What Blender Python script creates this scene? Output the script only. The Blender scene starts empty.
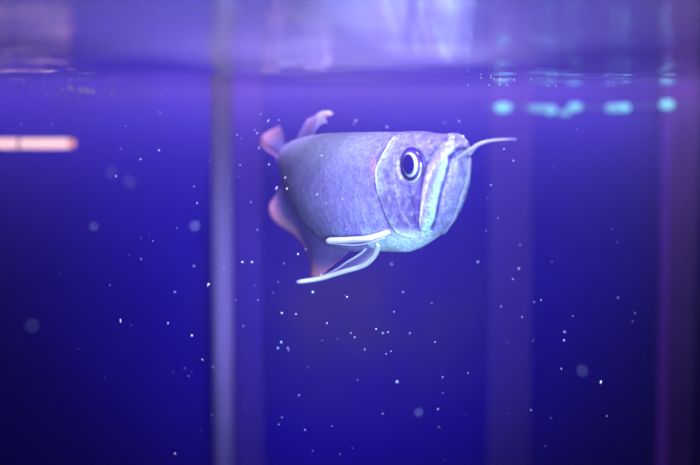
import bpy, bmesh, math, random
import numpy as np
from mathutils import Vector, Matrix, Euler

C = bpy.context.scene.collection
S = bpy.context.scene

# ------------------------------------------------------------------ camera
FOCUS = 0.845
cd = bpy.data.cameras.new('camera')
cam = bpy.data.objects.new('camera', cd); C.objects.link(cam)
cd.sensor_width = 36; cd.lens = 50
cam.location = (0, 0, 0)
cam.rotation_euler = (math.radians(87), 0, 0)
cd.shift_y = -85.5/700
cd.clip_start = 0.01; cd.clip_end = 50
cd.dof.use_dof = True; cd.dof.focus_distance = FOCUS; cd.dof.aperture_fstop = 2.8
S.camera = cam

# ------------------------------------------------------------------ world, lights, exposure
S.view_settings.view_transform = 'Standard'
S.view_settings.look = 'None'
S.view_settings.exposure = 0.0
S.view_settings.gamma = 1.0
S.view_settings.use_curve_mapping = False
S.cycles.transparent_max_bounces = 24
S.cycles.max_bounces = 10
S.cycles.volume_bounces = 1
S.cycles.use_denoising = True

w = bpy.data.worlds.new('world'); S.world = w; w.use_nodes = True
w.node_tree.nodes['Background'].inputs[0].default_value = (0.10, 0.05, 0.75, 1)
w.node_tree.nodes['Background'].inputs[1].default_value = 0.03

def area(name, loc, target, sx, sy, color, power):
    l = bpy.data.lights.new(name, 'AREA'); l.shape = 'RECTANGLE'; l.size = sx; l.size_y = sy
    l.energy = power; l.color = color
    o = bpy.data.objects.new(name, l); C.objects.link(o)
    o.location = loc
    o.rotation_euler = (Vector(target)-Vector(loc)).to_track_quat('-Z', 'Y').to_euler()
    return o
ZS = 0.018                      # the water level; the camera sits just below it
hd = area('hood_lamp', (0.0, 0.46, 0.34), (0.0, 0.52, 0), 0.20, 0.16, (0.72, 0.64, 1.0), 8.5)
hd.data.spread = math.radians(175)
hl = area('rear_lamp', (0.03, 1.15, 0.50), (0.02, 1.20, -0.05), 0.40, 0.20, (0.74, 0.62, 1.0), 3.0)
hl.data.spread = math.radians(56)
area('back_lamp', (-0.10, 1.765, 0.17), (-0.10, 1.90, 0.00), 1.5, 0.06, (0.52, 0.22, 1.0), 6.5)
rl = area('front_fill', (0.12, -0.30, 0.04), (0.05, 0.85, -0.10), 0.30, 0.35, (0.52, 0.78, 1.0), 2.1)  # unseen fill light, added in front to brighten the fish
rl.data.spread = math.radians(32)

# ------------------------------------------------------------------ helpers
def link(name, me, mat=None, parent=None, smooth=True):
    o = bpy.data.objects.new(name, me); C.objects.link(o)
    if mat: me.materials.append(mat)
    if smooth:
        me.polygons.foreach_set('use_smooth', [True]*len(me.polygons))
    if parent: o.parent = parent
    return o
def mesh(name, verts, faces, mat=None, parent=None, smooth=True):
    me = bpy.data.meshes.new(name)
    me.from_pydata([tuple(map(float, v)) for v in verts], [], [tuple(map(int, f)) for f in faces])
    me.update()
    return link(name, me, mat, parent, smooth)
def from_bm(name, bm, mat=None, parent=None, smooth=False):
    me = bpy.data.meshes.new(name); bm.to_mesh(me); bm.free()
    return link(name, me, mat, parent, smooth)
def tag(o, label=None, cat=None, group=None, kind=None):
    if label: o['label'] = label
    if cat: o['category'] = cat
    if group: o['group'] = group
    if kind: o['kind'] = kind
    return o
def empty(name, loc):
    o = bpy.data.objects.new(name, None); C.objects.link(o); o.location = loc
    o.empty_display_size = 0.02
    return o
def box_bm(x0, x1, y0, y1, z0, z1, bev=0.0):
    bm = bmesh.new()
    bmesh.ops.create_cube(bm, size=1)
    for v in bm.verts:
        v.co = ((x0+x1)/2+v.co.x*(x1-x0), (y0+y1)/2+v.co.y*(y1-y0), (z0+z1)/2+v.co.z*(z1-z0))
    if bev: bmesh.ops.bevel(bm, geom=bm.edges[:], offset=bev, segments=3, affect='EDGES')
    return bm
def tube(name, pts, radii, mat, parent=None, n=16, flat=None):
    """a closed tube along pts; flat = (direction, factor) squashes the section"""
    pts = [Vector(p) for p in pts]; V = []; F = []
    up = Vector((0, 0, 1))
    for i, p in enumerate(pts):
        t = (pts[min(i+1, len(pts)-1)]-pts[max(i-1, 0)]).normalized()
        a = t.cross(up)
        if a.length < 1e-4: a = t.cross(Vector((1, 0, 0)))
        a.normalize(); b = a.cross(t).normalized()
        for k in range(n):
            q = 2*math.pi*k/n
            d = a*math.cos(q)+b*math.sin(q)
            V.append(p+d*radii[i])
    for i in range(len(pts)-1):
        for k in range(n):
            F.append((i*n+k, i*n+(k+1) % n, (i+1)*n+(k+1) % n, (i+1)*n+k))
    F.append(tuple(range(n-1, -1, -1))); F.append(tuple((len(pts)-1)*n+k for k in range(n)))
    return mesh(name, V, F, mat, parent)
def pchip(xs, ys, x):
    xs = np.array(xs, float); ys = np.array(ys, float); x = np.clip(np.asarray(x, float), xs[0], xs[-1])
    h = np.diff(xs); d = np.diff(ys)/h
    m = np.zeros_like(ys); m[0] = d[0]; m[-1] = d[-1]
    for i in range(1, len(xs)-1):
        if d[i-1]*d[i] > 0:
            w1 = 2*h[i]+h[i-1]; w2 = h[i]+2*h[i-1]
            m[i] = (w1+w2)/(w1/d[i-1]+w2/d[i])
    i = np.clip(np.searchsorted(xs, x, side='right')-1, 0, len(h)-1)
    t = (x-xs[i])/h[i]
    return ((2*t**3-3*t**2+1)*ys[i]+(t**3-2*t**2+t)*h[i]*m[i]+(-2*t**3+3*t**2)*ys[i+1]+(t**3-t**2)*h[i]*m[i+1])

# ------------------------------------------------------------------ materials
def mat(name, color=(0.8, 0.8, 0.8), rough=0.5, metal=0.0, spec=0.5, alpha=1.0, emit=None, strength=0.0):
    m = bpy.data.materials.new(name); m.use_nodes = True
    p = m.node_tree.nodes['Principled BSDF']
    p.inputs['Base Color'].default_value = (*color, 1)
    p.inputs['Roughness'].default_value = rough; p.inputs['Metallic'].default_value = metal
    p.inputs['Specular IOR Level'].default_value = spec; p.inputs['Alpha'].default_value = alpha
    if emit:
        p.inputs['Emission Color'].default_value = (*emit, 1); p.inputs['Emission Strength'].default_value = strength
    return m
def nodes(m):
    nt = m.node_tree
    def N(t, **kw):
        n = nt.nodes.new(t)
        for k, v in kw.items():
            if hasattr(n, k) and k not in n.inputs: setattr(n, k, v)
            else: n.inputs[k].default_value = v
        return n
    return nt, N, nt.links.new
def noise_mat(name, c1, c2, scale=(1, 1, 1), ns=3.0, lo=0.35, hi=0.65, rough=0.6, detail=3.0, spec=0.05):
    m = mat(name, c1, rough); nt, N, L = nodes(m)
    tc = N('ShaderNodeTexCoord'); mp = N('ShaderNodeMapping'); mp.inputs['Scale'].default_value = scale
    nz = N('ShaderNodeTexNoise'); nz.inputs['Scale'].default_value = ns; nz.inputs['Detail'].default_value = detail
    cr = N('ShaderNodeValToRGB'); cr.color_ramp.elements[0].position = lo; cr.color_ramp.elements[1].position = hi
    cr.color_ramp.elements[0].color = (*c1, 1); cr.color_ramp.elements[1].color = (*c2, 1)
    L(tc.outputs['Object'], mp.inputs['Vector']); L(mp.outputs[0], nz.inputs['Vector']); L(nz.outputs[0], cr.inputs[0])
    L(cr.outputs[0], nt.nodes['Principled BSDF'].inputs['Base Color'])
    nt.nodes['Principled BSDF'].inputs['Specular IOR Level'].default_value = spec
    return m

M_wall = noise_mat('blue_back_panel', (0.016, 0.003, 0.40), (0.024, 0.006, 0.46), (1, 1, 1), 2.2, 0.35, 0.7, 0.75)
def room_reflection(m):                    # blurred room reflection painted in grey violet on the middle of the back panel
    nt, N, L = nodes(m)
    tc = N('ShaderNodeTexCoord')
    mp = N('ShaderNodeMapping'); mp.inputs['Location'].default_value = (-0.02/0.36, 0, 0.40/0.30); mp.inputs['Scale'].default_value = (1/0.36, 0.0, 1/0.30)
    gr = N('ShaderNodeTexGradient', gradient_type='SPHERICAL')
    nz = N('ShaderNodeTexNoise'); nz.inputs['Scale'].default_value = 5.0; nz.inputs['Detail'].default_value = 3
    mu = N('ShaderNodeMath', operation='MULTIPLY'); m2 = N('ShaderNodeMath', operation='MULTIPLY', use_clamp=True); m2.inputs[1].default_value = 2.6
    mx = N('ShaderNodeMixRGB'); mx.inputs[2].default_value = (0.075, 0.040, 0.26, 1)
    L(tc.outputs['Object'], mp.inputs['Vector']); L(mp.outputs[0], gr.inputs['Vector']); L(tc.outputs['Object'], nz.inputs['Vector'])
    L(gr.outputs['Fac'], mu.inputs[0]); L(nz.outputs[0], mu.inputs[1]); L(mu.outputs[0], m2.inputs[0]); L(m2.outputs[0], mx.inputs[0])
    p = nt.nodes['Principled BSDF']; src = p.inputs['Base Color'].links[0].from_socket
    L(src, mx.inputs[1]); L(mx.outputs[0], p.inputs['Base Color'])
room_reflection(M_wall)
M_side = mat('blue_side_panel', (0.04, 0.015, 0.5), 0.7)
M_floor = noise_mat('dark_gravel', (0.02, 0.015, 0.09), (0.05, 0.04, 0.15), (1, 1, 1), 90, 0.3, 0.7, 0.9)
M_violet = noise_mat('violet_panel', (0.075, 0.034, 0.42), (0.095, 0.044, 0.44), (1, 1, 0.3), 5, 0.3, 0.7, 0.6)
M_post = noise_mat('mauve_frame', (0.26, 0.10, 0.52), (0.44, 0.18, 0.60), (1, 1, 0.4), 9, 0.35, 0.7, 0.5)
M_pipe = noise_mat('lavender_plastic', (0.28, 0.19, 0.56), (0.34, 0.23, 0.62), (1, 1, 0.5), 6, 0.3, 0.7, 0.35)
M_murk = noise_mat('grey_violet_film', (0.08, 0.035, 0.5), (0.15, 0.09, 0.46), (1, 1, 1), 6, 0.4, 0.65, 0.8)

# ------------------------------------------------------------------ the tank (structure)
YB = 1.90
X0, X1, Y0, Y1, Z0, Z1 = -1.25, 1.25, 0.10, YB, -0.80, 0.16
def struct(name, bm, m):
    return tag(from_bm(name, bm, m), kind='structure')
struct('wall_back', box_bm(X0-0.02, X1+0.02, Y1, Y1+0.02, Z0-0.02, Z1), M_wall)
struct('wall_left', box_bm(X0-0.02, X0, Y0-0.012, Y1, Z0-0.02, Z1), M_side)
struct('wall_right', box_bm(X1, X1+0.02, Y0-0.012, Y1, Z0-0.02, Z1), M_side)
struct('floor', box_bm(X0, X1, Y0, Y1, Z0-0.02, Z0), M_floor)

M_clear = bpy.data.materials.new('clear_glass'); M_clear.use_nodes = True
nt, N, L = nodes(M_clear); nt.nodes.remove(nt.nodes['Principled BSDF'])
tb = N('ShaderNodeBsdfTransparent'); tb.inputs[0].default_value = (0.97, 0.97, 0.99, 1)
L(tb.outputs[0], nt.nodes['Material Output'].inputs['Surface'])
struct('window_1', box_bm(X0, X1, Y0-0.012, Y0-0.001, Z0, Z1), M_clear)

# water body: thin blue haze, with density added towards the surface for a glow
def haze(name, color, density, top, depth):
    m = bpy.data.materials.new(name); m.use_nodes = True
    nt, N, L = nodes(m); nt.nodes.remove(nt.nodes['Principled BSDF'])
    vs = N('ShaderNodeVolumeScatter'); vs.inputs['Color'].default_value = (*color, 1)
    tc = N('ShaderNodeTexCoord'); sp = N('ShaderNodeSeparateXYZ'); mr = N('ShaderNodeMapRange')
    mr.inputs['From Min'].default_value = ZS-depth; mr.inputs['From Max'].default_value = ZS
    pw = N('ShaderNodeMath', operation='POWER'); pw.inputs[1].default_value = 2.2
    ma = N('ShaderNodeMath', operation='MULTIPLY_ADD'); ma.inputs[1].default_value = top; ma.inputs[2].default_value = density
    L(tc.outputs['Object'], sp.inputs[0]); L(sp.outputs['Z'], mr.inputs['Value']); L(mr.outputs[0], pw.inputs[0]); L(pw.outputs[0], ma.inputs[0])
    L(ma.outputs[0], vs.inputs['Density'])
    L(vs.outputs[0], nt.nodes['Material Output'].inputs['Volume'])
    return m
struct('water', box_bm(X0+0.002, X1-0.002, Y0+0.002, Y1-0.002, Z0+0.002, ZS-0.006), haze('hazy_water', (0.66, 0.43, 0.98), 0.004, 0.30, 0.095))

# water surface: rippled sheet, mirror-like from below at a low angle
M_surf = bpy.data.materials.new('water_surface'); M_surf.use_nodes = True
nt, N, L = nodes(M_surf); nt.nodes.remove(nt.nodes['Principled BSDF'])
fr = N('ShaderNodeFresnel'); fr.inputs['IOR'].default_value = 1.33
gl = N('ShaderNodeBsdfGlossy'); gl.inputs['Roughness'].default_value = 0.06; gl.inputs['Color'].default_value = (0.85, 0.85, 0.95, 1)
tr = N('ShaderNodeBsdfTransparent')
mx = N('ShaderNodeMixShader')
L(fr.outputs[0], mx.inputs[0]); L(tr.outputs[0], mx.inputs[1]); L(gl.outputs[0], mx.inputs[2])
# a translucent patch added at the front to give a lavender glow from below
tl = N('ShaderNodeBsdfTranslucent'); tl.inputs['Color'].default_value = (0.78, 0.74, 0.95, 1)
tc = N('ShaderNodeTexCoord'); mp = N('ShaderNodeMapping'); mp.inputs['Scale'].default_value = (3, 9, 1)
nz = N('ShaderNodeTexNoise'); nz.inputs['Scale'].default_value = 2.0; nz.inputs['Detail'].default_value = 4
mr = N('ShaderNodeMapRange'); mr.inputs['From Min'].default_value = .3; mr.inputs['From Max'].default_value = .7
mr.inputs['To Min'].default_value = .04; mr.inputs['To Max'].default_value = .09
m2 = N('ShaderNodeMixShader')
L(tc.outputs['Object'], mp.inputs['Vector']); L(mp.outputs[0], nz.inputs['Vector']); L(nz.outputs[0], mr.inputs['Value']); 
mq = N('ShaderNodeMapping'); mq.inputs['Location'].default_value = (.005/.11, -.14/1.3, 0); mq.inputs['Scale'].default_value = (1/.11, 1/1.3, 0)
gq = N('ShaderNodeTexGradient', gradient_type='SPHERICAL'); pq = N('ShaderNodeMath', operation='MULTIPLY')
L(tc.outputs['Object'], mq.inputs['Vector']); L(mq.outputs[0], gq.inputs['Vector']); L(gq.outputs['Fac'], pq.inputs[0]); L(mr.outputs[0], pq.inputs[1]); L(pq.outputs[0], m2.inputs[0])
L(mx.outputs[0], m2.inputs[1]); L(tl.outputs[0], m2.inputs[2])
L(m2.outputs[0], nt.nodes['Material Output'].inputs['Surface'])
def surface():
    nx, ny = 620, 520
    xs = np.linspace(X0+0.001, X1-0.001, nx)
    ys = Y0+0.001+(Y1-Y0-0.002)*np.linspace(0, 1, ny)**1.5
    X, Y = np.meshgrid(xs, ys)
    rng = np.random.RandomState(5)
    Z = np.zeros_like(X)
    for k in range(40):
        lam = 0.03*10**rng.uniform(0, 1); a = rng.uniform(0, 2*math.pi); kk = 2*math.pi/lam
        amp = 0.0090*lam/40**0.5*rng.uniform(0.5, 1.4)
        Z += amp*np.sin(kk*(X*math.cos(a)+Y*math.sin(a))+rng.uniform(0, 6.28))
    V = np.stack([X, Y, ZS+Z], -1).reshape(-1, 3)
    i = np.arange((nx-1)*(ny-1)); r = i//(nx-1); c = i % (nx-1); b = r*nx+c
    F = np.stack([b, b+1, b+nx+1, b+nx], -1)
    o = mesh('water_surface', V, F, M_surf)
    tag(o, kind='structure')
surface()

# frame uprights and panels on the back wall
def px(x, y, d):                 # where a point seen at (x, y) and lying d metres deep stands
    p = math.radians(3); f = 972.2
    a = (x-350)/f; b = -(y-232.5+85.5)/f
    v = Vector((a, math.cos(p)+b*math.sin(p), -math.sin(p)+b*math.cos(p)))
    return v*(d/v.y)

def build_setting():
    d = YB-0.004
    a, b = px(489, 300, d).x, px(531, 300, d).x
    struct('trim_1', box_bm(a, b, YB-0.006, YB-0.0005, Z0, Z1, 0.001), M_violet)
    a, b = px(233, 300, d).x, px(263, 300, d).x
    struct('trim_2', box_bm(a, b, YB-0.012, YB-0.0005, Z0, Z1, 0.002), M_violet)
    a, b = px(668, 250, 1.82).x, px(697, 250, 1.82).x
    struct('trim_3', box_bm(a, b, 1.82, 1.87, Z0, Z1, 0.003), M_post)
build_setting()
# ------------------------------------------------------------------ the fish
LEN = 0.42
HEAD = px(464, 146, 0.772)
def spine(u):
    """position and heading of the body axis, u metres behind the snout"""
    us = np.linspace(0, LEN+0.1, 600)
    th = np.radians(pchip([0, 0.05, 0.12, 0.2, 0.3, 0.4, 0.57], [41, 40, 35, 25, 14, 9, 9], us))
    dx = -np.sin(th); dy = np.cos(th); du = us[1]-us[0]
    x = np.concatenate([[0], np.cumsum((dx[1:]+dx[:-1])/2*du)]); y = np.concatenate([[0], np.cumsum((dy[1:]+dy[:-1])/2*du)])
    z = -0.036*us
    return np.interp(u, us, x), np.interp(u, us, y), np.interp(u, us, z), np.interp(u, us, th)
U_T = [0, .004, .011, .021, .05, .12, .2, .28, .36, .42]
Z_T = [-.004, .003, .0105, .0098, .0120, .0120, .0105, .005, -.003, -.010]
U_B = [0, .003, .008, .018, .035, .05, .065, .08, .10, .14, .18, .23, .28, .34, .42]
Z_B = [-.022, -.034, -.0475, -.0635, -.0775, -.0855, -.0905, -.0915, -.093, -.097, -.095, -.083, -.068, -.052, -.042]
U_W = [0, .003, .008, .016, .03, .06, .10, .14, .20, .27, .35, .42]
W_  = [.0075, .0125, .0155, .0175, .0200, .0240, .0275, .0290, .0270, .0200, .0105, .0050]
def section(u, ph):
    """local lateral offset y and height z for the angle ph (0 top .. pi keel)"""
    zt = pchip(U_T, Z_T, u); zb = pchip(U_B, Z_B, u); w = pchip(U_W, W_, u)
    t = np.cos(ph); hh = (zt-zb)/2; zc = (zt+zb)/2
    sg = np.sign(np.sin(ph))
    pe = np.where(t > 0, pchip([0, .03, .08, .2, .42], [3.2, 3.4, 3.0, 2.5, 2.4], u), pchip([0, .02, .045, .08, .13, .20, .42], [4.5, 5.0, 4.0, 3.0, 2.3, 1.55, 1.5], u))
    y = w*sg*np.clip(1-np.abs(t)**pe, 0, 1)**0.5*(1+0.10*t)
    return y, zc+hh*t
def place(u, y, z):
    """fish coordinates (u back, y to the fish's right, z up) -> world"""
    x0, y0, z0, th = spine(u)
    return np.stack([HEAD.x+x0-y*np.cos(th), HEAD.y+y0-y*np.sin(th), HEAD.z+z0+z], -1)

from mathutils import noise as mnoise
NU1, NPH, NU2 = 230, 320, 260
def smooth_curve(pts, n=14):
    P = np.array(pts, float); k = np.arange(len(P)); t = np.linspace(0, len(P)-1, (len(P)-1)*n+1)
    return np.stack([pchip(k, P[:, j], t) for j in range(P.shape[1])], -1)
# lines of the head as (u, z, |y|)
GILL = smooth_curve([(.0664, .0062, .0150), (.0680, -.0012, .0207), (.0714, -.0101, .0241), (.0756, -.0206, .0259), (.0748, -.0331, .0258), (.0697, -.0470, .0246),
                     (.0639, -.0600, .0228), (.0583, -.0698, .0202), (.0521, -.0738, .0175), (.0433, -.0750, .0142), (.0330, -.0728, .0104)])
LIN_A = smooth_curve([(.0095, .0059, .0106), (.0151, -.0003, .0154), (.0209, -.0093, .0184), (.0249, -.0202, .0196), (.0286, -.0332, .0197), (.0311, -.0471, .0194),
                      (.0337, -.0608, .0180), (.0350, -.0685, .0153)])
LIN_B = smooth_curve([(.0023, .0003, .0007), (.0035, -.0052, .0123), (.0121, -.0122, .0170), (.0198, -.0247, .0184), (.0249, -.0409, .0187), (.0286, -.0552, .0180), (.0325, -.0655, .0158)])
LIN_C = smooth_curve([(.0006, -.0064, .0050), (.0026, -.0094, .0122), (.0038, -.0141, .0134), (.0062, -.0227, .0145), (.0090, -.0309, .0152), (.0121, -.0406, .0153),
                      (.0151, -.0503, .0143), (.0192, -.0595, .0122), (.0261, -.0680, .0101)])
LIN_E = smooth_curve([(.0640, -.0200, .0245), (.0599, -.0355, .0241), (.0552, -.0542, .0225), (.0440, -.0671, .0184)])
LIN_F = smooth_curve([(.0400, -.0330, .0212), (.0375, -.0480, .0205), (.0365, -.0640, .0180)])
LIN_G = smooth_curve([(.0560, -.0080, .0230), (.0540, -.0300, .0235), (.0490, -.0520, .0222), (.0400, -.0650, .0180)])
LIN_D = smooth_curve([(.0040, -.0130, .0085), (.0046, -.0220, .0100), (.0072, -.0320, .0105), (.0108, -.0430, .0102), (.0160, -.0560, .0080)])
LIN_L = smooth_curve([(.0038, -.0088, .0132), (.0016, -.0052, .0085), (.0008, -.0022, .0045), (.0006, -.0008, .0000)])
LIN_R = smooth_curve([(.0000, -.0090, -.0078), (.0000, -.0210, -.0046), (.0029, -.0332, -.0038), (.0062, -.0434, -.0020), (.0151, -.0594, -.0034), (.0240, -.0690, -.0060)])
EYE_U, EYE_Z = .0384, -.0152
def dist(P, curve):
    """distance to the curve and the side of it (positive behind)"""
    D = np.full(len(P), 9.0); K = np.zeros(len(P), int)
    for k in range(len(curve)):
        d = ((P-curve[k])**2).sum(1)
        m = d < D; D[m] = d[m]; K[m] = k
    T = np.gradient(curve, axis=0)[K]; Q = P-curve[K]
    return np.sqrt(D), Q[:, 0]*-T[:, 1]+Q[:, 1]*T[:, 0], K/(len(curve)-1)
def gauss(d, s): return np.exp(-(d/s)**2)
def sstep(a, b, x):
    t = np.clip((x-a)/(b-a), 0, 1); return t*t*(3-2*t)
def body_grid():
    u = np.concatenate([0.10*(np.linspace(0, 1, NU1)**1.35), np.linspace(0.10, LEN, NU2)[1:]])
    ph = np.linspace(0, 2*np.pi, NPH, endpoint=False)
    Ug, Pg = np.meshgrid(u, ph, indexing='ij')
    y, z = section(Ug.ravel(), Pg.ravel())
    return Ug, Pg, y.reshape(Ug.shape), z.reshape(Ug.shape)
Ug, Pg, Yg, Zg = body_grid()
BASE = [0.28, 0.235, 0.60]
def relief():
    P = np.stack([Ug, Zg, np.abs(Yg)], -1).reshape(-1, 3)
    H = np.zeros(len(P)); col = np.tile(np.array(BASE), (len(P), 1))
    def tint(m, c):
        m = np.clip(m, 0, 1)[:, None]; col[:] = col*(1-m)+np.array(c)*m
    # speckle and cloudy mottling of the skin
    n1 = np.array([mnoise.noise(Vector((p[0]*160, p[1]*160, p[2]*160))) for p in P])
    n2 = np.array([mnoise.noise(Vector((p[0]*45+7, p[1]*45, p[2]*45))) for p in P])
    n3 = np.array([mnoise.noise(Vector((p[0]*420, p[1]*420, p[2]*420))) for p in P])
    n4 = np.array([mnoise.noise(Vector((p[0]*850, p[1]*850, p[2]*850+3))) for p in P])
    u, z, ay = P[:, 0], P[:, 1], P[:, 2]
    # scales on the flank
    ph = np.minimum(Pg, 2*np.pi-Pg).ravel()
    a = (u-.07)/.017; b = ph/np.pi*9.0
    row = np.floor(b); aa = a+0.5*(row % 2); fa = aa-np.floor(aa); fb = b-row-.5
    edge = fa-0.75+1.1*fb**2
    sc = gauss(edge, .10)*sstep(.075, .095, u)*sstep(.25, .5, ph)*sstep(np.pi-.15, np.pi-.5, ph)
    H += -0.00014*sc+0.00016*sstep(.08, .1, u)*np.clip(fa, 0, .75)
    tint(.22*sc, (.44, .40, .70))
    tint(.30*np.clip(n2, 0, 1)*sstep(.06, .09, u), (.50, .58, .85))
    tint(.30*np.clip(-n2, 0, 1), (.40, .28, .62))
    tint(.5*sstep(-.030, .004, z)*sstep(.05, .12, u), (.58, .66, .84))  # paler upper flank: overhead light painted into the pigment
    hd = u < .10
    Ph = P[hd]; Hh = np.zeros(hd.sum())
    def tinth(m, c):
        f = np.zeros(len(P)); f[hd] = m; tint(f, c)
    dG, sG, _ = dist(Ph, GILL); dA, sA, kA = dist(Ph, LIN_A); dB, sB, kB = dist(Ph, LIN_B); dC, sC, kC = dist(Ph, LIN_C)
    dE, sE, _ = dist(Ph, LIN_E); dF, _, _ = dist(Ph, LIN_F); dGg, _, _ = dist(Ph, LIN_G); dD, sD, _ = dist(Ph, LIN_D)
    eu = np.hypot(Ph[:, 0]-EYE_U, Ph[:, 1]-EYE_Z); eu = np.where(Ph[:, 2] > .008, eu, 1)
    # gill cover: raised plate with a sharp rear edge
    Hh += np.where(sG <= 0, .0013*np.exp(-dG/.012), .0013*gauss(dG, .0008)*0-.0007*gauss(dG-.0012, .0018))
    tinth(.5*gauss(dG-.0040, .0045)*(sG <= 0), (.55, .66, .84)); tinth(1.0*gauss(dG-.0007, .0013)*(sG <= 0), (.92, .96, 1.0))
    tinth(.8*gauss(dG-.0018, .0022)*(sG > 0), (.09, .06, .28))  # shadow behind the gill rim, painted into the pigment
    # jaw plates
    Hh += -.0017*gauss(dA, .0014)-.0006*gauss(dB, .0010)-.0019*gauss(dC, .0010)
    inner = (sC < 0) | (Ph[:, 0] < .004)
    Hh += -.0009*gauss(dD, .0012)
    between = gauss(dA-.0042, .0036)*(sA < 0)
    Hh += .0011*between
    tinth(.80*gauss(dB, .0034)*(sB > 0)*(sA < 0), (.74, .46, .66))
    tinth(.75*gauss(dC-.0035, .0040)*(sC > 0)*(sA < 0), (.48, .80, .88))
    mand = (sC < 0)*(Ph[:, 1] < -.010)*(Ph[:, 0] < .03)*1.0
    tinth(.55*mand, (.27, .26, .52)); tinth(.75*gauss(dD-.0022, .0011)*mand*(sD < 0)*0+.7*mand*gauss(Ph[:, 2]-.0128, .0010)*0, (.8, .82, .95))
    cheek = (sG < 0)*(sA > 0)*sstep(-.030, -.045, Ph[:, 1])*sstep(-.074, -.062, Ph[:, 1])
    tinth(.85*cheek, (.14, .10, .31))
    tinth(.90*gauss(dA, .0016)+.45*gauss(dA-.0022, .0022)*(sA > 0), (.055, .03, .20)); tinth(.97*gauss(dC, .0013), (.03, .02, .18)); tinth(.35*gauss(dD, .0009), (.3, .25, .6))
    tinth(.45*gauss(dB, .0007), (.80, .84, .95))
    # mouth slit, with barbel and lip shadow painted dark, and the lower jaw ridge
    dL, _, _ = dist(Ph, LIN_L); Hh += -.0020*gauss(dL, .0014); tinth(.97*gauss(dL, .0017), (.03, .02, .18)); tinth(.95*gauss(dL, .0034)*(Ph[:, 0] < .005), (.03, .02, .18))
    Pn = np.stack([Ph[:, 0], Ph[:, 1], Yg.ravel()[hd]], -1)
    dR, sR, _ = dist(Pn, LIN_R); Hh += -.0010*gauss(dR, .0009); tinth(.6*gauss(dR, .0008), (.16, .12, .45))
    tinth(.65*gauss(dR-.0026, .0016)*(Pn[:, 2] < np.interp(Pn[:, 1], LIN_R[::-1, 1], LIN_R[::-1, 2])), (.66, .70, .90))
    # cheek folds
    Hh += -.0003*gauss(dE, .0016)-.0005*gauss(dF, .0014)-.0002*gauss(dGg, .0014)
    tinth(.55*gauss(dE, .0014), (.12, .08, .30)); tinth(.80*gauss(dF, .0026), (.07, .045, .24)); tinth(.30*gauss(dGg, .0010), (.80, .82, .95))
    # socket
    Hh += -.0030*(1-sstep(.0115, .0150, eu))+.0002*gauss(eu-.0160, .0018)
    # chin: smooth pale turquoise
    chin = sstep(-.066, -.080, Ph[:, 1])
    tinth(.80*chin, (.70, .92, 1.0))
    # nostril
    dn = np.sqrt(((Ph-np.array([.0238, .0037, .0136]))**2).sum(1))
    Hh += -.0016*gauss(dn, .0018); tinth(.9*gauss(dn, .0017), (.06, .04, .26))
    for cx, cz, cy in ((.0072, .0065, .0050), (.0045, .0030, .0075)):
        db = np.sqrt(((Ph-np.array([cx, cz, cy]))**2).sum(1)); Hh += .0016*gauss(db, .0016); tinth(.5*gauss(db, .0015), (.85, .85, .95))  # snout bumps, their highlights painted in as a pale tint
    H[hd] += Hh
    # flush behind the gill cover
    df = np.sqrt(((P-np.array([.0790, -.0165, .0262]))/np.array([.0035, .010, .02]))**2).sum(1) if False else np.sqrt((((P-np.array([.0795, -.0165, .0262]))/np.array([.0030, .009, .02]))**2).sum(1))
    tint(.75*gauss(df, 1.0), (.62, .24, .60))
    H += (.00022*n1+.00012*n3)*sstep(.002, .01, u)
    hs = sstep(.12, .07, u)
    tint(.30*np.clip(n1*1.1+n3*.8, 0, 1)*hs, (.52, .68, .84)); tint(.45*np.clip(-n3*.9-n4*.9, 0, 1)*hs, (.20, .14, .48))
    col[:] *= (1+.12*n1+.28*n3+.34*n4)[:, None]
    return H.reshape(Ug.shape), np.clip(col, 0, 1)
Hr, COL = relief()
def displaced():
    P = np.stack([Ug, Yg, Zg], -1)
    du = np.gradient(P, axis=0)
    dp = (np.roll(P, -1, 1)-np.roll(P, 1, 1))
    n = np.cross(du, dp); ln = np.linalg.norm(n, axis=-1, keepdims=True); n = n/np.maximum(ln, 1e-12)
    out = np.sign((n[:, :, 1]*np.where(np.abs(Yg) > 1e-6, Yg, 0)).sum())
    return P+n*out*Hr[..., None]
P3 = displaced()
def set_color(me, col):
    at = me.color_attributes.new('pigment', 'FLOAT_COLOR', 'POINT')
    at.data.foreach_set('color', np.concatenate([col, np.ones((len(col), 1))], 1).astype(np.float32).ravel())
def pigment_mat(name, rough, metal, alpha=1.0, coat=0.0, transl=0.0):
    m = mat(name, (1, 1, 1), rough, metal, alpha=alpha); nt, N, L = nodes(m)
    a = N('ShaderNodeVertexColor'); a.layer_name = 'pigment'
    p = nt.nodes['Principled BSDF']; L(a.outputs[0], p.inputs['Base Color'])
    p.inputs['Coat Weight'].default_value = coat; p.inputs['Coat Roughness'].default_value = 0.1
    if transl:
        t = N('ShaderNodeBsdfTranslucent'); L(a.outputs[0], t.inputs['Color'])
        x = N('ShaderNodeMixShader'); x.inputs[0].default_value = transl
        tt = N('ShaderNodeBsdfTransparent'); y = N('ShaderNodeMixShader'); y.inputs[0].default_value = alpha
        p.inputs['Alpha'].default_value = 1
        L(p.outputs[0], x.inputs[1]); L(t.outputs[0], x.inputs[2]); L(tt.outputs[0], y.inputs[1]); L(x.outputs[0], y.inputs[2])
        L(y.outputs[0], nt.nodes['Material Output'].inputs['Surface'])
    return m
M_skin = pigment_mat('silver_skin', 0.48, 0.15)
M_skin.node_tree.nodes['Principled BSDF'].inputs['Specular IOR Level'].default_value = 0.15
M_fin = pigment_mat('fin_membrane', 0.5, 0.0, alpha=0.50, transl=0.35)
M_ray = mat('pale_fin_ray', (0.74, 0.72, 0.88), 0.4)
M_barbel = mat('barbel_skin', (0.55, 0.52, 0.80), 0.4)

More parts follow.
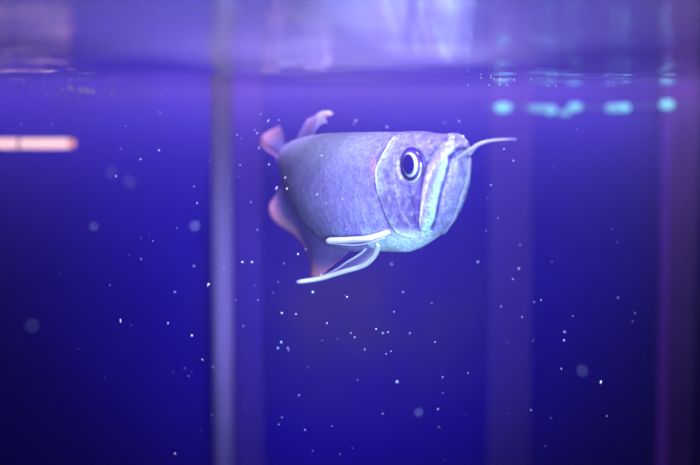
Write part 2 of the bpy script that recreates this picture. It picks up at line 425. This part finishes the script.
Vb = place(P3[..., 0].ravel(), P3[..., 1].ravel(), P3[..., 2].ravel())
nu = Ug.shape[0]
i = np.arange((nu-1)*NPH); r = i//NPH; c = i % NPH; c2 = (c+1) % NPH
Fb = [tuple(f) for f in np.stack([r*NPH+c, r*NPH+c2, (r+1)*NPH+c2, (r+1)*NPH+c], -1)]
Fb += [tuple(range(NPH-1, -1, -1)), tuple(range((nu-1)*NPH, nu*NPH))]
fish = empty('silver_arowana', tuple(HEAD))
tag(fish, 'pale silver blue arowana fish swimming under the water surface with barbels stretched forward', 'fish')
def child(o, label=None):
    o.parent = fish; o.matrix_parent_inverse = Matrix.Translation(-fish.location)
    if label: o['label'] = label
    return o
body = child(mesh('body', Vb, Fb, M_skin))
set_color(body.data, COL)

def at(u, y, z): return Vector(place(np.array([u]), np.array([y]), np.array([z]))[0])
def top_z(u): return float(pchip(U_T, Z_T, [u])[0])
def bot_z(u): return float(pchip(U_B, Z_B, [u])[0])
def sheet(name, rows, cols, label=None, thick=0.0007):
    """a fin: a grid of points (rows x cols) given a real thickness, with one pigment per point"""
    A = np.array(rows, float); n, m = A.shape[:2]
    gu = np.gradient(A, axis=0); gv = np.gradient(A, axis=1)
    nr = np.cross(gu, gv); nr /= np.maximum(np.linalg.norm(nr, axis=-1, keepdims=True), 1e-9)
    k = np.arange(m); ray = 0.6+0.9*np.abs(np.sin(k*math.pi/5))**3
    taper = np.linspace(1, .35, n)[:, None]*ray[None, :]
    T = A+nr*thick*.5*taper[..., None]; B = A-nr*thick*.5*taper[..., None]
    V = np.concatenate([T.reshape(-1, 3), B.reshape(-1, 3)]); F = []; o = n*m
    for i in range(n-1):
        for j in range(m-1):
            q = i*m+j
            F += [(q, q+1, q+m+1, q+m), (o+q, o+q+m, o+q+m+1, o+q+1)]
    ring = [j for j in range(m)]+[i*m+m-1 for i in range(1, n)]+[(n-1)*m+j for j in range(m-2, -1, -1)]+[i*m for i in range(n-2, 0, -1)]
    for a, b in zip(ring, ring[1:]+ring[:1]): F.append((a, o+a, o+b, b))
    ob = child(mesh(name, V, F, M_fin), label)
    c = np.array(cols, float).reshape(-1, 3); set_color(ob.data, np.concatenate([c, c]))
    return ob
def mixc(a, b, t): return [a[k]*(1-t)+b[k]*t for k in range(3)]
LAV, PINK, WHT = (.34, .27, .68), (.95, .50, .66), (.95, .88, .98)

def anal_fin():
    n, m = 14, 90; R = []; K = []
    for i in range(n):
        t = i/(n-1); row = []; kc = []
        for j in range(m):
            s = j/(m-1); u = .140+.255*s
            d = float(pchip([0, .12, .3, .6, .85, 1], [.010, .030, .041, .034, .024, .018], [s])[0])*(1+.07*math.sin(s*19))
            zz = bot_z(u)+.006-(d+.006)*t
            y = .012*t*t*math.sin(s*9+.6)+.010*t*s
            row.append(at(u+.018*t, y, zz)); kc.append(mixc(LAV, PINK, sstep(.62, .86, t)))
        R.append(row); K.append(kc)
    sheet('anal_fin', R, K, 'long translucent anal fin with a pink edge')
def dorsal_fin():
    n, m = 12, 50; R = []; K = []
    for i in range(n):
        t = i/(n-1); row = []; kc = []
        for j in range(m):
            s = j/(m-1); u = .245+.085*s
            d = float(pchip([0, .15, .45, .8, 1], [.018, .034, .038, .034, .022], [s])[0])*(1+.08*math.sin(s*16))
            row.append(at(u+.022*t, .008*t*t*math.sin(s*8+1.0)-.034*t, top_z(u)-.005+(d*.70+.005)*math.sin(t*1.9)/.95)); kc.append(mixc(LAV, WHT if s < .55 else PINK, sstep(.3, .9, t)))
        R.append(row); K.append(kc)
    sheet('dorsal_fin', R, K)
def tail_fin():
    n, m = 16, 60; R = []; K = []
    for i in range(n):
        t = i/(n-1); row = []; kc = []
        for j in range(m):
            s = j/(m-1)*2-1; a = .30+s*.85
            ln = .036*(1+.05*math.cos(a*9))
            u = LEN-.012+t*(ln*math.cos(a)*.95+.008)
            z = -.020+.009*s+t*(.012+ln*math.sin(a)*(.62 if a > 0 else .30))
            row.append(at(u, .014*t*t+.010*t*math.sin(a*4), z)); kc.append(mixc(LAV, PINK, sstep(.5, .95, t)))
        R.append(row); K.append(kc)
    sheet('tail_fin', R, K, 'rounded pink edged tail fin')
anal_fin(); dorsal_fin(); tail_fin()

def pectoral(name, lead, trail, rad, label=None):
    """a long blade: a thick pale leading ray, a thin trailing ray and a membrane between them"""
    Lp = smooth_curve(lead, 10); Tp = smooth_curve(trail, 10)
    m = min(len(Lp), len(Tp)); k = np.linspace(0, 1, 40)
    Lp = np.stack([np.interp(k, np.linspace(0, 1, len(Lp)), Lp[:, q]) for q in range(3)], -1)
    Tp = np.stack([np.interp(k, np.linspace(0, 1, len(Tp)), Tp[:, q]) for q in range(3)], -1)
    fin = sheet(name, [list(Lp*(1-t)+Tp*t) for t in np.linspace(0, 1, 8)], [[mixc(WHT, LAV, min(1, 2*t))]*40 for t in np.linspace(0, 1, 8)], label, .0006)
    rr = [rad[0]+(rad[1]-rad[0])*q for q in k]; rr[-1] *= .55; rr[-2] *= .85
    r1 = tube('leading_ray', Lp, rr, M_ray, n=12); r1.parent = fin
    r2 = tube('trailing_ray', Tp, [.0011*(1-.6*q) for q in k], M_ray, n=10); r2.parent = fin
    return fin
pa = at(.0655, .0190, -.0715)
pectoral('pectoral_fin', [pa, px(372, 237.5, .812), px(350, 240, .835), px(327, 241, .864)],
         [at(.071, .0175, -.0755), px(374, 241, .822), px(353, 245, .846), px(328, 243.5, .868)], (.0021, .0032), 'pale narrow pectoral fin seen edge on')
pb = at(.070, -.006, -.0865)
pectoral('pectoral_fin', [px(379, 243, pb.y), px(376, 253, pb.y+.012), px(366, 264, pb.y+.030), px(342, 272, pb.y+.060), px(318, 279, pb.y+.085), px(297, 282, pb.y+.10)],
         [px(371, 244, pb.y+.014), px(360, 254, pb.y+.030), px(347, 262, pb.y+.05), px(335, 270, pb.y+.075), px(318, 277.5, pb.y+.09), px(299, 281.5, pb.y+.101)], (.0025, .0020), 'long pale pectoral fin bending down and back')

def barbel(pts, r0, r1):
    P = smooth_curve(pts, 10)
    child(tube('barbel', P, [r0+(r1-r0)*(q/(len(P)-1))**.7 for q in range(len(P))], M_barbel, n=12))
b0 = at(.0015, .005, -.0100)
barbel([b0, px(471, 149.5, .750), px(481, 143.5, .742), px(497, 139.8, .730), px(516, 139.2, .715)], .0026, .0003)
b1 = at(.0015, -.0075, -.0065)
barbel([b1, px(478, 144.5, .770), px(487, 141.2, .762), px(498, 140.5, .752), px(508, 140, .742)], .0022, .0003)

# ---- eyes
def eye(side):
    h = 5e-4
    c = np.array(at(EYE_U, side*.0216, EYE_Z))
    su = lambda uu, zz: None
    y0 = .0216
    tu = np.array(at(EYE_U+.012, side*.0232, EYE_Z))-np.array(at(EYE_U-.012, side*.0198, EYE_Z)); tu /= np.linalg.norm(tu)
    tz = np.array(at(EYE_U, side*.0216, EYE_Z+.012))-np.array(at(EYE_U, side*.0214, EYE_Z-.012)); tz -= tu*(tz@tu); tz /= np.linalg.norm(tz)
    nr = np.cross(tu, tz); nr *= np.sign(nr@(c-np.array(at(EYE_U, 0, EYE_Z))))
    R = .0150
    def dome(name, rad, rim, z0, height, m, parent, col=None, off=(0, 0), inner=0.0):
        nr_, na = 24, 72; V = []; F = []; cc = []
        for q in range(nr_+1):
            f = inner+(1-inner)*q/nr_
            for a in range(na):
                th = 2*math.pi*a/na; x = f*rad[0]*math.cos(th)+off[0]; y = f*rad[1]*math.sin(th)+off[1]
                V.append(c+tu*x+tz*y+nr*(z0+height*math.sqrt(max(0, 1-(f*rim)**2))))
                cc.append(col(f, th) if col else (1, 1, 1))
        for q in range(nr_):
            for a in range(na):
                b = (a+1) % na; F.append((q*na+a, q*na+b, (q+1)*na+b, (q+1)*na+a))
        if np.dot(np.cross(V[na+1]-V[na], V[2*na]-V[na]), nr) > 0: F = [t[::-1] for t in F]
        # close the back
        bk = len(V); V.append(c+nr*(z0-.004)); cc.append(cc[-1])
        for a in range(na): F.append((nr_*na+a, bk, nr_*na+(a+1) % na))
        if inner:
            for a in range(na): F.append((a, (a+1) % na, bk))
        o = mesh(name, V, F, m); set_color(o.data, np.array(cc)); o.parent = parent
        if parent is None: child(o)
        return o
    def iris(f, th):
        d = (.035, .015, .22); s = (.90, .92, 1.0); l = (.13, .08, .44)
        col = mixc(d, l, float(np.exp(-((f-.72)/.12)**2))*(.5+.5*math.cos(th-2.2)))
        low = max(0.0, math.cos(th+1.95))**1.2
        return mixc(col, s, float(np.exp(-((f-.90)/.045)**2))*min(1, 1.1*low))
    M = pigment_mat('eye_iris', .15, .1, coat=.25)
    e = dome('eye', (R*.80, R), 1.0, -.0016, .0046, M, None, iris)
    rg = dome('silver_ring', (.0078, .0100), .80, .0014, .0034, pigment_mat('eye_silver', .25, .3), e, lambda f, t: (.90, .92, 1.0), (-.0022, .0008))
    dome('pupil', (.0060, .0083), .45, .0024, .0032, mat('pupil_black', (.006, .002, .16), .08), e, None, (-.0020, .0012))
    return e
eye(1); eye(-1)
# ------------------------------------------------------------------ things around the fish
# pale pipe standing in front of the back wall
def standpipe():
    a, b = px(211, 300, 1.58), px(235, 300, 1.58); r = (b.x-a.x)/2*.86; x = (a.x+b.x)/2
    root = empty('standpipe', (x, 1.58, Z0)); tag(root, 'pale lavender vertical pipe standing behind the fish on the left', 'pipe')
    def lathe(name, prof):
        n = 40; V = []; F = []
        for q, (rr, z) in enumerate(prof):
            for k in range(n): V.append((rr*math.cos(2*math.pi*k/n), rr*math.sin(2*math.pi*k/n), z))
        for q in range(len(prof)-1):
            for k in range(n): F.append((q*n+k, q*n+(k+1) % n, (q+1)*n+(k+1) % n, (q+1)*n+k))
        F.append(tuple(range(n-1, -1, -1))); F.append(tuple((len(prof)-1)*n+k for k in range(n)))
        o = mesh(name, V, F, M_pipe); o.parent = root
        return o
    h = ZS-Z0+.06
    lathe('pipe', [(r, 0.0), (r, h), (r*.86, h), (r*.86, h-.03)])
    lathe('foot', [(r*1.45, 0.0), (r*1.45, .028), (r*1.40, .034), (r*1.02, .034)])
standpipe()

# glowing pink light tube on the left, fixed to the left wall
def light_tube():
    d = 1.5; y = 143.5
    tip = px(76, y, d); r = 5.4/972.2*d
    root = empty('light_tube', (X0, d, tip.z)); tag(root, 'glowing pink horizontal light tube entering from the left under the water surface', 'lamp')
    M = mat('pink_glow', (.9, .6, .6), .4, emit=(1.0, .60, .60), strength=1.15)
    M2 = mat('pink_glow_end', (.9, .5, .45), .4, emit=(1.0, .36, .30), strength=.75)
    j = px(20, y, d).x; e = tip.x-r*1.3
    def seg(name, pts, rr, m, label=None):
        o = tube(name, pts, rr, m, n=28); o.parent = root; o.matrix_parent_inverse = Matrix.Translation(-root.location)
        if label: o['label'] = label
    P = lambda x: (x, d, tip.z)
    seg('glass_tube', [P(X0+.03), P(j-.003), P(j+.003), P(e)], [r, r, r, r], M)
    seg('rounded_tip', [P(e), P(e+r*.5), P(e+r*.9), P(e+r*1.2), P(tip.x)], [r, r*.93, r*.75, r*.5, r*.12], M2, 'rounded orange tip')
    seg('joint_ring', [P(j-.002), P(j-.0018), P(j+.0018), P(j+.002)], [r*.98, r*1.03, r*1.03, r*.98], mat('ring_grey', (.45, .28, .35), .5))
    seg('wall_socket', [P(X0), P(X0+.034)], [r*1.5, r*1.5], mat('socket_grey', (.2, .18, .3), .5))
light_tube()

# turquoise string of lights along the back, just below the surface
def light_string():
    d = 1.72
    pts = [px(x, y, d) for x, y in ((486, 106), (503, 107), (527, 106), (546, 110), (560, 112), (575, 107), (600, 107.5), (622, 107.5), (645, 106), (668, 105), (692, 105.5))]
    root = empty('light_string', tuple(pts[0])); tag(root, 'string of blurred turquoise lights along the back wall right of the fish', 'lights')
    M = lambda k, s: mat('turquoise_glow_%s' % k, (.3, .7, .7), .4, emit=(.20, .78, .86), strength=s)
    def add(o):
        o.parent = root; o.matrix_parent_inverse = Matrix.Translation(-root.location)
    add(tube('cable', smooth_curve(pts, 6), [.0022]*((len(pts)-1)*6+1), mat('teal_cable', (.06, .22, .40), .4, emit=(.03, .10, .30), strength=.4), n=10))
    for x, y, a, b, s in ((503, 107.5, 8.5, 4.8, 1.0), (540, 108.5, 13, 3.5, .40), (550, 110, 7, 4.5, .8), (575, 107, 7, 4, .9), (565, 113, 6, 3, .5), (614, 108, 9, 4, .7), (624, 107.5, 6, 4, 1.2), (667, 104.5, 7, 4.5, 1.2)):
        bm = bmesh.new(); bmesh.ops.create_uvsphere(bm, u_segments=24, v_segments=14, radius=1)
        c = px(x, y, d)
        for v in bm.verts: v.co = (c.x+v.co.x*a/972.2*d, c.y+v.co.y*.010, c.z+v.co.z*b/972.2*d)
        add(from_bm('bulb', bm, M(x, s), smooth=True))
light_string()

# ------------------------------------------------------------------ bubbles under the surface and drifting flecks
M_bubble = mat('bubble_skin', (.75, .80, .98), .12, alpha=.7)
M_speck = mat('pale_debris', (.66, .66, .86), .6)
def ball_mesh(name, m, sub=2):
    bm = bmesh.new(); bmesh.ops.create_icosphere(bm, subdivisions=sub, radius=1)
    me = bpy.data.meshes.new(name); bm.to_mesh(me); bm.free(); me.materials.append(m)
    me.polygons.foreach_set('use_smooth', [True]*len(me.polygons)); return me
bub = ball_mesh('air_bubble', M_bubble, 3)
def bubbles(spots, d, label, group):
    for x, y, r in spots:
        p = px(x, y, d); rr = r/972.2*d
        o = bpy.data.objects.new('air_bubble', bub); C.objects.link(o)
        o.location = p; o.scale = (rr, rr, rr)
        tag(o, label, 'bubble', group)
bubbles([(500, 80, 2.4), (499.5, 84.5, 1.6), (491, 77.5, 1.2), (494, 79, .9), (514, 80, 1.2), (481, 78, 1.0), (531, 79, 1.0), (489, 85, 1.1), (507, 85.2, 1.0), (548, 86, 1.2), (556, 86, 1.2), (468, 85, 1.0), (608, 82, .8)], .86,
        'small pale air bubble at the water surface above the turquoise lights', 'bubbles at the surface on the right')
bubbles([(24, 82, 1.3), (31, 87, 1.1), (43, 87, 1.1), (46, 94, 1.2), (57, 95, 1.1), (62, 90, 1.5), (70, 87.5, 2.4), (74, 89.5, 1.6), (81, 90.5, 2.6), (87, 91, 3.0), (93, 92, 2.0), (66, 96, 1.0), (78, 97, 1.0), (112, 94, 1.2)], 1.1,
        'small pale air bubble at the water surface above the pink light tube', 'bubbles at the surface on the left')

random.seed(4)
def irregular(name, stretch, seed):
    me = ball_mesh(name, M_speck, 1); rnd = random.Random(seed)
    for v in me.vertices:
        k = rnd.uniform(.7, 1.25); v.co = (v.co.x*k, v.co.y*k, v.co.z*k*stretch)
    return me
GRAIN = [irregular('debris_grain', 1.25, 1), irregular('debris_grain', 1.6, 2), irregular('debris_grain', 1.0, 3)]
FIBRE = [irregular('debris_fibre', 4.0, 4), irregular('debris_fibre', 3.2, 5)]
def blocked(x, y): return 255 < x < 485 and 110 < y < 290
def fleck(kind, meshes, x, y, r, d, tilt, label, group):
    p = px(x, y, d)
    o = bpy.data.objects.new(kind, random.choice(meshes)); C.objects.link(o)
    o.location = p; s = r/972.2*d; o.scale = (s, s, s); o.rotation_euler = (random.uniform(-.4, .4), tilt, random.uniform(0, 6.28))
    tag(o, label, 'fleck', group)
def depth(x, y): return (random.uniform(.70, .73) if x > 350 else random.uniform(.77, .81)) if blocked(x, y) else random.uniform(.76, .96)
GR = [(159,150),(141,159,.7),(197,203),(153,241,.8),(141,259,.8),(194,266,1),(208,284,1),(175,292,.9),(110,285,.7),(168,323,1),(192,335.5,1.5),(202,359,.7),(213,367,.9),(212,415,1.1),(175,454,1.1),(78,349,.6),(105,378,.6),(242,262,.9),(252,262,.9),(177,228,.8),
 (209,284,.9),(313,292,1),(347,297,1.1),(282,313,1.1),(296,314,.9),(243,326,1),(327,323,.7),(376,329,1),(394,312,.7),(388,332,.7),(435,342,1),(281,342,1),(278,348,.8),(288,348,.8),(386,354,.8),(397,382,1.5),(299,395,.8),(305,430,1),(332,426,.8),(438,409,.8),(439,427,.8),(340,454,.7),(213,367,.7),(203,360,.8),(468,373,.8),
 (519,268.5,1),(513,279,.7),(534,302,.8),(541,300,.8),(522,317,.8),(564.5,332,1),(564,340,.8),(601,382,1.6),(607,416,.9),(618,297.5,.9),(635,313,.8),(531,410,.7),(509,413.6,.7),(617,242,.8),(552,262,.7),(573,316,.6),(551,418,.6),(445,460,.6),
 (279,120,.9),(269,164.5,1.1),(287,188.6,1),(317,194.6,1),(251,202,.9),(326,203,.7),(298,254,1.1),(243,262,1),(252,262,.9),(321,275,1),(313,292,1.1),(161,94.4,.8),(159,150.6,.9),(237,135,1.1),(217,143.5,1),(126,126,.7),(21,124,.9),(52,124,.9),(140,159,.7),
 (504,149,1.2),(513.5,160.6,1.1),(491,185,1.2),(498,218,.9),(487,198,.6),(459,121,.9),(403,292,.9),(432,303,.8),(257,133,.8),(232,210,.8),(224,268,.8),(236,300,.8),(229,178,.8),(216,205,.8),(240,165,.9),(478,262,.8),(410,333,.8),(258,300,.8),(354,269,.9),(392,264,.8),(520,245,.8)]
for s in GR:
    fleck('debris_grain', GRAIN, s[0], s[1], (s[2] if len(s) > 2 else .9)*.8, depth(*s[:2]), random.uniform(-1, 1), 'tiny white grain of debris drifting in the blue water', 'drifting white grains')
for k in range(70):
    x = random.triangular(5, 665, 330); y = random.uniform(98, 460)
    fleck('debris_grain', GRAIN, x, y, random.uniform(.35, .65), depth(x, y), random.uniform(-1, 1), 'tiny white grain of debris drifting in the blue water', 'drifting white grains')
for x, y, r, t in ((120.5, 320.6, .8, .25), (322, 156, .8, -1.0), (276.6, 188, .8, -.7), (387, 127, .7, 1.4), (268, 121, .6, -.6), (612, 229, .5, 1.4), (356, 120.6, .6, -1.2), (208, 285, .7, .3), (259, 148, .6, -.6), (383, 333, .5, 1.3), (285, 178, .6, -.5), (160, 112, .5, -.5), (116, 176, .5, .7), (351, 333, .5, 1.4)):
    fleck('debris_fibre', FIBRE, x, y, r, depth(x, y), t, 'short white thread of debris drifting in the blue water', 'drifting white threads')
for x, y, r, d in ((93.5, 226.5, 2.2, .56), (195, 226, 2.6, .55), (129, 182, 2.2, .50), (419, 412, 2.0, .58), (583, 371, 2.0, .52), (32, 326, 2.5, .48), (112, 172, 2.0, .5), (563, 35, 2.6, .17), (528, 25, 2.5, .17)):
    if y > 40: fleck('debris_clump', GRAIN, x, y, r*.46, d, 0, 'faint round blurred clump of debris floating close to the viewer', 'blurred clumps close to the viewer')
